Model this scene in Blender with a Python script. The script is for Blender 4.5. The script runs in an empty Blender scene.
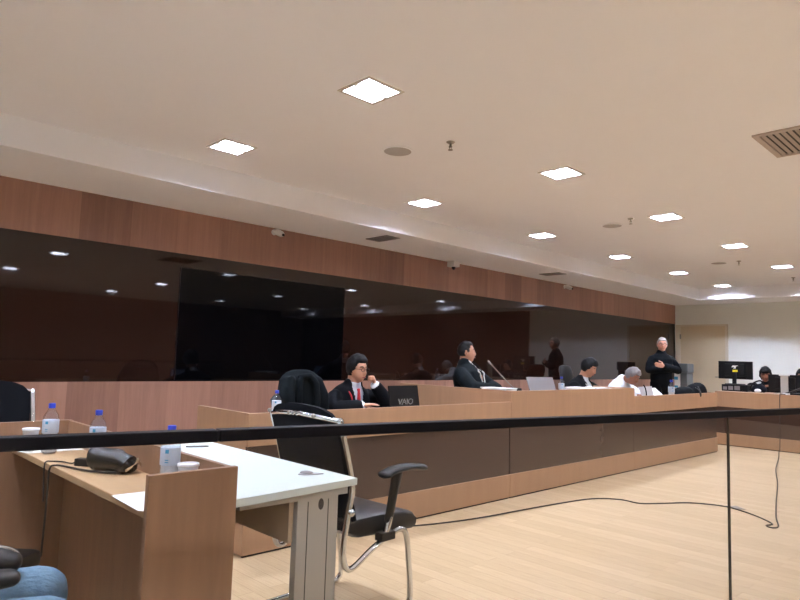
import bpy, bmesh, math, random
from math import pi, sin, cos, radians
from mathutils import Vector, Matrix
from mathutils.bvhtree import BVHTree
random.seed(7)
S = bpy.context.scene
COL = S.collection

# ------------------------------------------------------------------ materials
def lin(c):
    return tuple((v/255/12.92 if v/255 <= .04045 else ((v/255+.055)/1.055)**2.4) for v in c) + (1.0,)

def mat(name, rgb, rough=.5, metal=0.0, spec=.5, var=0.0, scale=(8, 8, 8), bump=0.0, coat=0.0, sheen=0.0):
    """plain surface with a little procedural mottling (var) and grain (bump)"""
    m = bpy.data.materials.new(name); m.use_nodes = True
    nt = m.node_tree; b = nt.nodes['Principled BSDF']
    b.inputs['Roughness'].default_value = rough
    b.inputs['Metallic'].default_value = metal
    b.inputs['Specular IOR Level'].default_value = spec
    b.inputs['Coat Weight'].default_value = coat
    b.inputs['Sheen Weight'].default_value = sheen
    tc = nt.nodes.new('ShaderNodeTexCoord'); mp = nt.nodes.new('ShaderNodeMapping')
    mp.inputs['Scale'].default_value = scale
    nz = nt.nodes.new('ShaderNodeTexNoise'); nz.inputs['Detail'].default_value = 4
    nt.links.new(tc.outputs['Object'], mp.inputs['Vector']); nt.links.new(mp.outputs['Vector'], nz.inputs['Vector'])
    rp = nt.nodes.new('ShaderNodeMix'); rp.data_type = 'RGBA'
    c = lin(rgb)
    rp.inputs['A'].default_value = tuple(v*(1-var) for v in c[:3])+(1,)
    rp.inputs['B'].default_value = tuple(min(1, v*(1+var)) for v in c[:3])+(1,)
    nt.links.new(nz.outputs['Fac'], rp.inputs['Factor']); nt.links.new(rp.outputs['Result'], b.inputs['Base Color'])
    if bump:
        bp = nt.nodes.new('ShaderNodeBump'); bp.inputs['Strength'].default_value = bump; bp.inputs['Distance'].default_value = .01
        nt.links.new(nz.outputs['Fac'], bp.inputs['Height']); nt.links.new(bp.outputs['Normal'], b.inputs['Normal'])
    return m

def wood(name, rgb_a, rgb_b, grain=(14, 14, .7), rough=.38, board=None, spec=.4):
    """veneer: broad figure and fine grain, both stretched along the small axis of `grain`"""
    m = bpy.data.materials.new(name); m.use_nodes = True
    nt = m.node_tree; b = nt.nodes['Principled BSDF']; b.inputs['Roughness'].default_value = rough
    b.inputs['Specular IOR Level'].default_value = spec
    tc = nt.nodes.new('ShaderNodeTexCoord')
    def noise(mul, det):
        mp = nt.nodes.new('ShaderNodeMapping'); mp.inputs['Scale'].default_value = [g*mul for g in grain]
        n = nt.nodes.new('ShaderNodeTexNoise'); n.inputs['Detail'].default_value = det
        nt.links.new(tc.outputs['Object'], mp.inputs['Vector']); nt.links.new(mp.outputs['Vector'], n.inputs['Vector'])
        return n.outputs['Fac']
    a1, a2, a3 = noise(.35, 2), noise(1.2, 3), noise(7, 4)
    def mth(op, x, y):
        n = nt.nodes.new('ShaderNodeMath'); n.operation = op
        for i, v in enumerate((x, y)):
            if isinstance(v, (int, float)): n.inputs[i].default_value = v
            else: nt.links.new(v, n.inputs[i])
        return n.outputs[0]
    f = mth('ADD', mth('MULTIPLY', a1, .5), mth('ADD', mth('MULTIPLY', a2, .3), mth('MULTIPLY', a3, .2)))
    if board:
        axis, width = board
        sx = nt.nodes.new('ShaderNodeSeparateXYZ'); nt.links.new(tc.outputs['Object'], sx.inputs[0])
        q = mth('FLOOR', mth('DIVIDE', sx.outputs[axis], width), 0)
        wn = nt.nodes.new('ShaderNodeTexWhiteNoise'); wn.noise_dimensions = '1D'; nt.links.new(q, wn.inputs['W'])
        f = mth('ADD', mth('MULTIPLY', f, .7), mth('MULTIPLY', wn.outputs['Value'], .3))
    f = mth('MULTIPLY', mth('SUBTRACT', f, .3), 2.4)
    cl = nt.nodes.new('ShaderNodeClamp'); nt.links.new(f, cl.inputs[0])
    mx = nt.nodes.new('ShaderNodeMix'); mx.data_type = 'RGBA'
    mx.inputs['A'].default_value = lin(rgb_a); mx.inputs['B'].default_value = lin(rgb_b)
    nt.links.new(cl.outputs[0], mx.inputs['Factor']); nt.links.new(mx.outputs['Result'], b.inputs['Base Color'])
    return m

def floor_mat():
    m = bpy.data.materials.new('laminate_floor'); m.use_nodes = True
    nt = m.node_tree; b = nt.nodes['Principled BSDF']; b.inputs['Roughness'].default_value = .3
    b.inputs['Specular IOR Level'].default_value = .35
    tc = nt.nodes.new('ShaderNodeTexCoord')
    mp = nt.nodes.new('ShaderNodeMapping'); mp.inputs['Rotation'].default_value = (0, 0, pi/2)
    nt.links.new(tc.outputs['Object'], mp.inputs['Vector'])
    br = nt.nodes.new('ShaderNodeTexBrick'); br.offset = .37; br.inputs['Scale'].default_value = 1
    br.inputs['Brick Width'].default_value = 1.2; br.inputs['Row Height'].default_value = .095
    br.inputs['Mortar Size'].default_value = .0012; br.inputs['Mortar Smooth'].default_value = .3
    br.inputs['Color1'].default_value = lin(FLOOR_A); br.inputs['Color2'].default_value = lin(FLOOR_B)
    br.inputs['Mortar'].default_value = lin(FLOOR_M)
    nt.links.new(mp.outputs['Vector'], br.inputs['Vector'])
    m2 = nt.nodes.new('ShaderNodeMapping'); m2.inputs['Scale'].default_value = (28, 1.4, 1)
    nt.links.new(tc.outputs['Object'], m2.inputs['Vector'])
    nz = nt.nodes.new('ShaderNodeTexNoise'); nz.inputs['Detail'].default_value = 4; nt.links.new(m2.outputs['Vector'], nz.inputs['Vector'])
    mx = nt.nodes.new('ShaderNodeMix'); mx.data_type = 'RGBA'; mx.blend_type = 'MULTIPLY'; mx.inputs['Factor'].default_value = .55
    cr = nt.nodes.new('ShaderNodeValToRGB'); cr.color_ramp.elements[0].position = .25; cr.color_ramp.elements[1].position = .7
    cr.color_ramp.elements[0].color = (.66, .60, .52, 1); cr.color_ramp.elements[1].color = (1, 1, 1, 1)
    nt.links.new(nz.outputs['Fac'], cr.inputs[0])
    nt.links.new(br.outputs['Color'], mx.inputs['A']); nt.links.new(cr.outputs['Color'], mx.inputs['B'])
    nt.links.new(mx.outputs['Result'], b.inputs['Base Color'])
    return m

def emit(name, rgb, k):
    m = bpy.data.materials.new(name); m.use_nodes = True
    b = m.node_tree.nodes['Principled BSDF']; b.inputs['Base Color'].default_value = (.8, .8, .8, 1)
    b.inputs['Emission Color'].default_value = tuple(rgb)+(1,); b.inputs['Emission Strength'].default_value = k
    return m

def clear(name, tint=(.97, .98, .97), refl=1.0):
    """thin clear sheet: fresnel mix of see-through and mirror"""
    m = bpy.data.materials.new(name); m.use_nodes = True; nt = m.node_tree
    nt.nodes.remove(nt.nodes['Principled BSDF']); out = nt.nodes['Material Output']
    tr = nt.nodes.new('ShaderNodeBsdfTransparent'); tr.inputs[0].default_value = tuple(tint)+(1,)
    gl = nt.nodes.new('ShaderNodeBsdfGlossy'); gl.inputs['Roughness'].default_value = .02
    lw = nt.nodes.new('ShaderNodeLayerWeight'); lw.inputs['Blend'].default_value = .5
    pw = nt.nodes.new('ShaderNodeMath'); pw.operation = 'POWER'; pw.inputs[1].default_value = 5
    nt.links.new(lw.outputs['Facing'], pw.inputs[0])
    fr = nt.nodes.new('ShaderNodeMath'); fr.operation = 'MULTIPLY_ADD'; fr.inputs[1].default_value = .9; fr.inputs[2].default_value = .04*refl
    nt.links.new(pw.outputs[0], fr.inputs[0])
    mx = nt.nodes.new('ShaderNodeMixShader')
    nt.links.new(fr.outputs[0], mx.inputs[0]); nt.links.new(tr.outputs[0], mx.inputs[1]); nt.links.new(gl.outputs[0], mx.inputs[2])
    nt.links.new(mx.outputs[0], out.inputs['Surface'])
    return m

FLOOR_A, FLOOR_B, FLOOR_M = (206, 182, 147), (193, 168, 131), (150, 121, 89)
LAMP, LAMP_K = (.875, .945, 1.18), 365
M = {}
M['floor'] = floor_mat()
M['ceiling'] = mat('ceiling_paint', (246, 248, 253), .9, var=.01, scale=(1, 1, 1))
M['wall_white'] = mat('wall_paint', (236, 240, 236), .85, var=.02, scale=(1, 1, 1))
M['wall_beige'] = mat('beige_wall_paint', (132, 104, 84), .85, var=.02, scale=(1, 1, 1))
M['wall_brown'] = wood('brown_wall_veneer', (70, 44, 32), (92, 60, 44))
M['wood_wall'] = wood('wall_veneer', (128, 94, 80), (166, 126, 108), (9, 9, .5), .45, board=(0, .42))
M['wood_bench'] = wood('bench_veneer', (160, 126, 98), (174, 139, 108), (8, 8, .5), .4)
M['wood_desk'] = wood('counter_veneer', (122, 91, 68), (144, 109, 82), (9, 9, .6), .4)
M['wood_top'] = wood('worktop_veneer', (174, 143, 106), (192, 161, 122), (12, .8, 12), .35)
M['dark_panel'] = mat('dark_wall_glass', (34, 20, 15), .03, spec=.42)
M['screen_black'] = mat('black_screen_glass', (5, 5, 7), .03, spec=.15)
M['bench_dark'] = mat('bench_dark_laminate', (66, 50, 44), .22, var=.06, scale=(3, 3, 3))
M['black'] = mat('black_plastic', (10, 10, 12), .45, spec=.25)
M['rail'] = mat('rail_black_paint', (6, 5, 9), .55, spec=.12)
M['leather'] = mat('black_leather', (9, 10, 13), .36, spec=.3, var=.1, scale=(60, 60, 60), bump=.08)
M['mesh'] = mat('black_mesh_fabric', (8, 10, 16), .8, spec=.12, var=.25, scale=(220, 220, 220), bump=.2)
M['chrome'] = mat('chrome', (222, 228, 236), .2, metal=1)
M['steel'] = mat('brushed_steel', (150, 148, 142), .35, metal=1)
M['white_lam'] = mat('white_laminate', (206, 216, 210), .4)
M['grey_metal'] = mat('grey_painted_metal', (168, 164, 154), .45)
M['beige_metal'] = mat('beige_metal', (150, 132, 108), .5)
M['white_plastic'] = mat('white_plastic', (225, 225, 222), .45)
M['trim_white'] = mat('lamp_trim_white', (205, 200, 192), .5)
M['lens'] = emit('lamp_lens', LAMP, LAMP_K)
M['reflector'] = mat('lamp_reflector', (190, 190, 188), .5)
M['grille'] = mat('speaker_grille', (172, 170, 170), .8, var=.1, scale=(300, 300, 300))
M['hole_shade'] = mat('painted_hole_shade', (64, 58, 54), .9)  # flat dark colour painting the shade inside vents, grooves and cable holes
M['vent_metal'] = mat('vent_metal', (176, 164, 156), .6)
M['door'] = mat('door_paint', (206, 192, 164), .5, var=.02, scale=(2, 2, 2))
M['door_frame'] = mat('door_frame_paint', (214, 206, 190), .5)
M['paper'] = mat('paper', (226, 230, 230), .8)
M['paper_grey'] = mat('paper_grey', (176, 174, 176), .8)
M['glass'] = clear('barrier_glass', (.955, .955, .95), .35)
M['pet'] = clear('bottle_plastic', (.93, .95, .97), 2.0)
M['water'] = mat('bottle_water', (206, 206, 208), .15)
M['label'] = mat('bottle_label', (186, 198, 212), .5, var=.12, scale=(60, 60, 90))
M['blue_cap'] = mat('blue_cap', (40, 66, 190), .4)
M['cup'] = mat('cup_plastic', (244, 246, 248), .4)
M['cable'] = mat('cable_black', (34, 28, 26), .5)
M['dispenser_grey'] = mat('dispenser_grey', (84, 90, 92), .5)
M['seal'] = mat('glass_joint_seal', (52, 46, 36), .5, spec=.2)
M['bag'] = mat('shiny_black_bag', (7, 7, 9), .2, spec=.55, var=.3, scale=(60, 60, 60), bump=.3)
M['zip'] = mat('zip_metal', (190, 170, 140), .35, metal=.7, var=.4, scale=(90, 90, 90))
M['yellow'] = mat('yellow_sticker', (232, 216, 40), .6)
M['silver'] = mat('silver_plastic', (120, 116, 118), .35)
M['robe'] = mat('black_gown_cloth', (13, 19, 22), .85, spec=.12, var=.15, scale=(25, 25, 25))
M['suit'] = mat('black_suit_cloth', (11, 13, 17), .85, spec=.12, var=.15, scale=(25, 25, 25))
M['sweater'] = mat('black_sweater', (12, 15, 19), .9, spec=.1, var=.15, scale=(25, 25, 25))
M['shirt'] = mat('white_shirt', (212, 218, 224), .7)
M['tie_red'] = mat('red_tie', (178, 24, 34), .6)
M['tie_wine'] = mat('wine_tie', (92, 34, 48), .6)
M['cord_white'] = mat('white_cord', (220, 218, 212), .7)
M['cord_red'] = mat('red_cord', (190, 40, 52), .7)
M['denim'] = mat('blue_denim', (104, 132, 152), .9, spec=.1, var=.22, scale=(9, 26, 14), bump=.5)
M['trousers'] = mat('dark_trousers', (13, 14, 18), .85, spec=.1)
M['shoe'] = mat('black_shoe', (18, 16, 16), .35)
M['skin_tan'] = mat('skin_tan', (196, 146, 118), .5)
M['skin_brown'] = mat('skin_brown', (146, 98, 76), .5)
M['skin_pink'] = mat('skin_pink', (206, 150, 128), .5)
M['lip'] = mat('lip', (150, 84, 78), .5)
M['hair_black'] = mat('hair_black', (10, 8, 8), .6, spec=.2, var=.3, scale=(90, 90, 90), bump=.3)
M['hair_grey'] = mat('hair_grey', (150, 146, 142), .6, var=.3, scale=(90, 90, 90), bump=.3)
M['hair_dark_grey'] = mat('hair_dark_grey', (112, 108, 106), .6, var=.35, scale=(90, 90, 90), bump=.3)
M['eye_white'] = mat('eye_white', (225, 220, 214), .3)
M['eye_dark'] = mat('eye_dark', (24, 16, 12), .2)
M['bluish'] = mat('dark_blue_cloth', (14, 18, 28), .8, spec=.15)
M['blue_label'] = mat('blue_print', (60, 150, 190), .5)

# ------------------------------------------------------------------ mesh helpers
def box(bm, x0, x1, y0, y1, z0, z1, bev=0.0):
    r = bmesh.ops.create_cube(bm, size=1)
    for v in r['verts']:
        v.co = Vector(((x0+x1)/2+v.co.x*(x1-x0), (y0+y1)/2+v.co.y*(y1-y0), (z0+z1)/2+v.co.z*(z1-z0)))
    if bev:
        es = list({e for v in r['verts'] for e in v.link_edges})
        bmesh.ops.bevel(bm, geom=es, offset=bev, segments=2, affect='EDGES', profile=.6)
    return r['verts']

def prism(bm, poly, z0, z1):
    """vertical prism over a plan polygon"""
    lo = [bm.verts.new((x, y, z0)) for x, y in poly]; hi = [bm.verts.new((x, y, z1)) for x, y in poly]
    n = len(poly); bm.faces.new(lo[::-1]); bm.faces.new(hi)
    for i in range(n): bm.faces.new((lo[i], lo[(i+1) % n], hi[(i+1) % n], hi[i]))

def extrude_poly(bm, pts, vec):
    a = [bm.verts.new(p) for p in pts]; b = [bm.verts.new(Vector(p)+Vector(vec)) for p in pts]
    n = len(pts); bm.faces.new(a[::-1]); bm.faces.new(b)
    for i in range(n): bm.faces.new((a[i], a[(i+1) % n], b[(i+1) % n], b[i]))

def smooth_path(pts, n=6):
    """Catmull-Rom through pts"""
    P = [Vector(p) for p in pts]; out = []
    for i in range(len(P)-1):
        p0 = P[i-1] if i else P[i]*2-P[i+1]; p1, p2 = P[i], P[i+1]; p3 = P[i+2] if i+2 < len(P) else p2*2-p1
        for k in range(n):
            t = k/n
            out.append(.5*((2*p1)+(p2-p0)*t+(2*p0-5*p1+4*p2-p3)*t*t+(3*p1-p0-3*p2+p3)*t**3))
    out.append(P[-1]); return out

def loft(bm, pts, rad, ref=(0, 1, 0), seg=14, cap='round'):
    """closed tube through pts; rad = r or (width along ref, depth)"""
    P = [Vector(p) for p in pts]; ref = Vector(ref)
    R = [(r, r) if isinstance(r, (int, float)) else r for r in (rad if isinstance(rad, (list, tuple)) and len(rad) == len(P) else [rad]*len(P))]
    T = [((P[min(i+1, len(P)-1)]-P[max(i-1, 0)]).normalized()) for i in range(len(P))]
    rings = []
    def ring(c, t, w, d):
        s = ref-t*ref.dot(t)
        if s.length < 1e-3: s = t.orthogonal()
        s.normalize(); q = t.cross(s)
        rings.append([bm.verts.new(c+s*(w*cos(2*pi*k/seg))+q*(d*sin(2*pi*k/seg))) for k in range(seg)])
    if cap == 'round':
        for f, g in ((.85, .45), (.5, .8)): ring(P[0]-T[0]*min(R[0])*f, T[0], R[0][0]*g, R[0][1]*g)
    for c, t, (w, d) in zip(P, T, R): ring(c, t, w, d)
    if cap == 'round':
        for f, g in ((.5, .8), (.85, .45)): ring(P[-1]+T[-1]*min(R[-1])*f, T[-1], R[-1][0]*g, R[-1][1]*g)
    for a, b in zip(rings, rings[1:]):
        for k in range(seg): bm.faces.new((a[k], a[(k+1) % seg], b[(k+1) % seg], b[k]))
    bm.faces.new(rings[0][::-1]); bm.faces.new(rings[-1])

def lathe(bm, c, prof, seg=20):
    """profile [(r, z)] about the vertical through c"""
    c = Vector(c); rings = []
    for r, z in prof:
        rings.append([bm.verts.new(c+Vector((max(r, 1e-4)*cos(2*pi*k/seg), max(r, 1e-4)*sin(2*pi*k/seg), z))) for k in range(seg)])
    for a, b in zip(rings, rings[1:]):
        for k in range(seg): bm.faces.new((a[k], a[(k+1) % seg], b[(k+1) % seg], b[k]))
    bm.faces.new(rings[0][::-1]); bm.faces.new(rings[-1])

def ellipsoid(bm, c, r, R=None, u=14, v=9):
    res = bmesh.ops.create_uvsphere(bm, u_segments=u, v_segments=v, radius=1)
    for w in res['verts']:
        p = Vector((w.co.x*r[0], w.co.y*r[1], w.co.z*r[2]))
        w.co = Vector(c)+(R @ p if R else p)
    return res['verts']

def mk(name, bm, m, parent=None, smooth=False, loc=None):
    bmesh.ops.recalc_face_normals(bm, faces=bm.faces)
    me = bpy.data.meshes.new(name); bm.to_mesh(me); bm.free()
    me.materials.append(M[m] if isinstance(m, str) else m)
    if smooth:
        for p in me.polygons: p.use_smooth = True
        try: me.set_sharp_from_angle(angle=radians(42))
        except Exception: pass
    o = bpy.data.objects.new(name, me); COL.objects.link(o)
    if parent is not None: o.parent = parent
    if loc: o.location = loc
    return o

def tag(o, label, cat, group=None, kind=None):
    o['label'] = label; o['category'] = cat
    if group: o['group'] = group
    if kind: o['kind'] = kind
    return o

def thing(name, label, cat, loc=(0, 0, 0), rot=0, group=None):
    o = bpy.data.objects.new(name, None); o.empty_display_size = .1; COL.objects.link(o)
    o.location = loc; o.rotation_euler = (0, 0, rot)
    return tag(o, label, cat, group)

def struct(name, bm, m, parent=None):
    o = mk(name, bm, m, parent)
    if parent is None: o['kind'] = 'structure'
    return o

def dup(o, loc=None, rot=None, label=None, parent=None):
    c = o.copy(); COL.objects.link(c)
    if parent is not None: c.parent = parent
    for ch in list(o.children): dup(ch, parent=c)
    if loc is not None: c.location = loc
    if rot is not None: c.rotation_euler = (0, 0, rot)
    if label: c['label'] = label
    return c

def N(): return bmesh.new()
def one(name, m, args, parent=None, bev=0.0, smooth=False):
    bm = N(); box(bm, *args, bev=bev); return mk(name, bm, m, parent, smooth)

# ------------------------------------------------------------------ the room
YW, XF, XB, YR = 5.5575, 13.665, -2.2, -8.0      # left wall, far wall, wall behind, opposite wall
HC, HS = 2.70, 2.489                              # ceiling, lowered border
bm = N(); box(bm, XB-.1, XF+.1, YR-.1, YW+.2, -.12, 0); struct('floor', bm, 'floor')
XS = [2.245, 4.35, 6.37, 8.33, 10.33, 12.33]
LAMPS_A = [(2.245, 4.135), (4.355, 4.18), (6.39, 4.165), (8.33, 4.15), (10.31, 4.13), (12.33, 4.145)]
LAMPS_B = [(2.27, 2.625), (4.33, 2.65), (6.31, 2.65), (8.335, 2.65), (10.43, 2.67)]
REST = [(-1.35, -.05), (-1.35, -1.55), (-1.35, -3.1), (12.36, 2.65), (.2, 4.145), (.2, 2.65)] + [(x, y) for y in (-.05, -3.1, -6.2) for x in (.1, 3.1, 6.15, 9.3, 12.38)]  # lamps nearest the back wall are added to brighten the ceiling
HOLE = .112
gx, gy = {XB-.1, XF+.1}, {YR-.1, YW+.2}
for x, y in LAMPS_A+LAMPS_B+REST: gx |= {round(x-HOLE, 4), round(x+HOLE, 4)}; gy |= {round(y-HOLE, 4), round(y+HOLE, 4)}
gx, gy = sorted(gx), sorted(gy)
bm = N(); vg = {}
for i, x in enumerate(gx):
    for j, y in enumerate(gy): vg[i, j] = bm.verts.new((x, y, HC))
for i in range(len(gx)-1):
    for j in range(len(gy)-1):
        cx, cy = (gx[i]+gx[i+1])/2, (gy[j]+gy[j+1])/2
        if not any(abs(cx-x) < HOLE and abs(cy-y) < HOLE for x, y in LAMPS_A+LAMPS_B+REST):
            bm.faces.new((vg[i, j], vg[i, j+1], vg[i+1, j+1], vg[i+1, j]))
box(bm, XB-.1, XF+.1, YR-.1, YW+.2, HC+.16, HC+.2)
struct('ceiling', bm, 'ceiling')
bm = N(); box(bm, XB, XF, 4.69, YW, HS, HC); box(bm, 12.68, XF, YR, 4.69, HS, HC); struct('trim_1', bm, 'ceiling')
bm = N(); box(bm, XB-.1, XF+.1, YW+.02, YW+.16, 0, HC); struct('wall_left', bm, 'wall_brown')
bm = N(); box(bm, XB, XF, YW, YW+.02, 2.088, HS); struct('trim_2', bm, 'wood_wall')
bm = N(); box(bm, XB, XF, YW, YW+.02, 0, .915); struct('trim_3', bm, 'wood_wall')
bm = N(); box(bm, XB, XF, YW+.004, YW+.02, .915, 2.088); struct('trim_4', bm, 'dark_panel')
bm = N(); box(bm, XF, XF+.14, 1.87, YW+.02, 0, HC); struct('wall_far', bm, 'wall_white')
bm = N(); box(bm, XF-.03, XF+.14, YR, 1.87, 0, HC); struct('wall_far_veneer', bm, 'wall_brown')
bm = N(); box(bm, XB-.1, XF+.1, YR-.14, YR, 0, HC); struct('wall_right', bm, 'wall_beige')
bm = N(); box(bm, XB-.14, XB, YR, YW+.02, 0, HC); struct('wall_back', bm, 'wall_white')
# door in the far wall
d = bpy.data.objects.new('door_1', None); COL.objects.link(d); d['kind'] = 'structure'; d.location = (XF, 5.0, 0)
bm = N(); box(bm, -.03, 0, .44, .54, 0, 2.07); box(bm, -.03, 0, -.50, -.45, 0, 2.07); box(bm, -.03, 0, -.45, .44, 2.035, 2.07); mk('door_frame', bm, 'door_frame', d)
one('door_leaf', 'door', (-.02, 0, -.45, .44, 0, 2.035), d)
bm = N(); box(bm, -.045, -.02, .425, .45, 1.77, 1.87); mk('door_hinge', bm, 'steel', d)
bm = N(); loft(bm, [(-.02, -.38, 1.0), (-.07, -.38, 1.0), (-.07, -.27, 1.0)], .01); mk('door_handle', bm, 'steel', d, True)

# ------------------------------------------------------------------ ceiling fittings
def lamp(x, y, label, group=None, proto=[]):
    if not proto:
        t = thing('ceiling_light', label, 'ceiling light', (x, y, HC), 0, group)
        bm = N()
        for a in ((-.135, .135, -.135, -.112), (-.135, .135, .112, .135), (-.135, -.112, -.112, .112), (.112, .135, -.112, .112)):
            box(bm, a[0], a[1], a[2], a[3], -.005, 0)
        mk('light_frame', bm, 'trim_white', t)
        bm = N()
        for a in ((-.116, .116, -.116, -.112), (-.116, .116, .112, .116), (-.116, -.112, -.112, .112), (.112, .116, -.112, .112)):
            box(bm, a[0], a[1], a[2], a[3], -.004, .095)
        box(bm, -.116, .116, -.116, .116, .095, .1)
        mk('housing', bm, 'reflector', t)
        bm = N(); box(bm, -.105, .105, -.105, .105, .084, .092); mk('lens', bm, 'lens', t)
        for sx in (-1, 1):
            bm = N(); box(bm, sx*.106-.006, sx*.106+.006, -.012, .012, -.008, -.001); mk('clip', bm, 'steel', t)
        proto.append(t); return t
    t = dup(proto[0], (x, y, HC), None, label)
    if group: t['group'] = group
    elif 'group' in t: del t['group']
    return t
GL = 'square recessed ceiling lights'
L1 = ['square recessed ceiling light over the big black screen, first along the lowered border',
      'square recessed ceiling light second in the row beside the lowered border',
      'square recessed ceiling light third in the row beside the lowered border',
      'square recessed ceiling light fourth in the row beside the lowered border',
      'square recessed ceiling light fifth in the row, two before the bright far patch',
      'square recessed ceiling light next to the bright patch on the far lowered border']
L2 = ['largest-looking square ceiling light near the round speaker over the white desk',
      'square ceiling light second in the middle row, past the first sprinkler',
      'square ceiling light third in the middle row, beside the second sprinkler',
      'square ceiling light fourth in the middle row of the ceiling',
      'square ceiling light fifth in the middle row, above the seated capped woman']
for (x, y), q in zip(LAMPS_A, L1): lamp(x, y, q, GL)
for (x, y), q in zip(LAMPS_B, L2): lamp(x, y, q, GL)
for x, y in REST: lamp(x, y, 'square recessed ceiling light beyond the edge of the view', 'ceiling lights beyond the view')

def speaker(x, y, label):
    t = thing('ceiling_speaker', label, 'speaker', (x, y, HC), 0, 'round ceiling speakers')
    bm = N(); lathe(bm, (0, 0, 0), [(.1, 0), (.115, 0), (.115, -.004), (.1, -.006)], 32); mk('speaker_rim', bm, 'ceiling', t, True)
    bm = N(); lathe(bm, (0, 0, 0), [(.001, 0), (.1, 0), (.1, -.006), (.05, -.009), (.001, -.010)], 32); mk('grille', bm, 'grille', t, True)
speaker(3.10, 3.26, 'round grey ceiling speaker close to the largest square light')
speaker(6.36, 3.26, 'round ceiling speaker beside the second sprinkler head')
speaker(9.59, 3.27, 'small far round ceiling speaker beside the third sprinkler head')
def sprinkler(x, y, label):
    t = thing('sprinkler_head', label, 'sprinkler', (x, y, HC), 0, 'ceiling sprinklers')
    bm = N(); lathe(bm, (0, 0, 0), [(.03, 0), (.03, -.004), (.022, -.010), (.008, -.012), (.008, -.03), (.012, -.032), (.012, -.038), (.004, -.04)], 16); mk('body', bm, 'steel', t, True)
    bm = N()
    for s in (-1, 1): loft(bm, [(s*.010, 0, -.034), (s*.013, 0, -.045), (s*.004, 0, -.055)], .0022, seg=6)
    mk('yoke', bm, 'steel', t, True)
    bm = N(); lathe(bm, (0, 0, 0), [(.001, -.055), (.017, -.056), (.017, -.059), (.001, -.060)], 14); mk('deflector', bm, 'steel', t, True)
sprinkler(3.205, 2.84, 'small metal sprinkler head between the round speaker and the second middle light')
sprinkler(6.16, 2.953, 'small metal sprinkler head next to the third middle light')
sprinkler(9.55, 2.99, 'tiny far sprinkler head past the fourth middle light')
sprinkler(11.75, 2.86, 'tiny sprinkler head close to the far lowered border')
# big square return-air grille
t = thing('ceiling_vent', 'large square beige air vent with angled slats on the bare ceiling', 'vent', (4.65, 1.0, HC))
bm = N()
for a in ((-.28, .28, -.28, -.245), (-.28, .28, .245, .28), (-.28, -.245, -.245, .245), (.245, .28, -.245, .245)): box(bm, a[0], a[1], a[2], a[3], -.012, 0, .002)
mk('vent_frame', bm, 'vent_metal', t)
one('vent_throat', 'hole_shade', (-.245, .245, -.245, .245, -.002, 0), t)
bm = N()
for k in range(13):
    x = -.225+k*.0375
    extrude_poly(bm, [(-.245, x-.009, -.003), (-.245, x+.006, -.014), (-.245, x+.009, -.013), (-.245, x-.006, -.002)], (.49, 0, 0))
mk('slat', bm, 'vent_metal', t)
def linear_vent(x, label):
    t = thing('slot_vent', label, 'vent', (x, 5.04, HS), 0, 'vents in the lowered border')
    bm = N()
    for a in ((-.1, .1, -.17, -.145), (-.1, .1, .145, .17), (-.1, -.078, -.145, .145), (.078, .1, -.145, .145)): box(bm, a[0], a[1], a[2], a[3], -.008, 0)
    mk('vent_frame', bm, 'silver', t)
    one('vent_throat', 'hole_shade', (-.078, .078, -.145, .145, -.002, 0), t)
    bm = N()
    for k in range(5): box(bm, -.07+k*.032, -.056+k*.032, -.145, .145, -.006, -.002)
    mk('slat', bm, 'silver', t)
linear_vent(4.61, 'grey slot vent in the lowered border past the first security camera')
linear_vent(8.02, 'grey slot vent in the lowered border past the boxy security camera')
def bullet_cam(x, label):
    t = thing('security_camera', label, 'camera', (x, YW, 2.445), 0, 'small wall cameras')
    bm = N(); lathe(bm, (0, 0, 0), [(.03, 0), (.03, .012), (.012, .014)], 16)
    for v in bm.verts: v.co = Vector((v.co.x, -v.co.z, v.co.y))
    mk('mount', bm, 'white_plastic', t, True)
    bm = N(); loft(bm, [(0, -.012, .01), (.01, -.05, 0), (.03, -.10, -.025)], [.018, .034, .032]); mk('camera_body', bm, 'white_plastic', t, True)
    bm = N(); loft(bm, [(.029, -.115, -.03), (.034, -.128, -.037)], .014); mk('camera_lens', bm, 'black', t, True)
bullet_cam(3.55, 'small white round security camera on the wooden band above the black screen')
bullet_cam(9.2, 'small far security camera on the wooden band past the slot vents')
t = thing('box_camera', 'white boxy security camera on the wooden band above the leaning gowned man', 'camera', (6.3, YW, 2.45))
one('camera_body', 'white_plastic', (-.06, .06, -.14, -.02, -.035, .039), t, .006)
one('mount', 'white_plastic', (-.03, .03, -.03, 0, -.03, .03), t)
bm = N(); loft(bm, [(0, -.08, -.035), (0, -.085, -.05)], .026); mk('camera_lens', bm, 'black', t, True)

# big black screen on the dark wall
t = thing('wall_screen', 'wide black video screen mounted flat on the dark wall panel', 'screen', (3.55, YW, 0))
one('screen_case', 'black', (-.975, .975, -.008, .004, .925, 1.96), t)
one('display_panel', 'screen_black', (-.97, .97, -.010, -.008, .93, 1.955), t)

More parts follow.
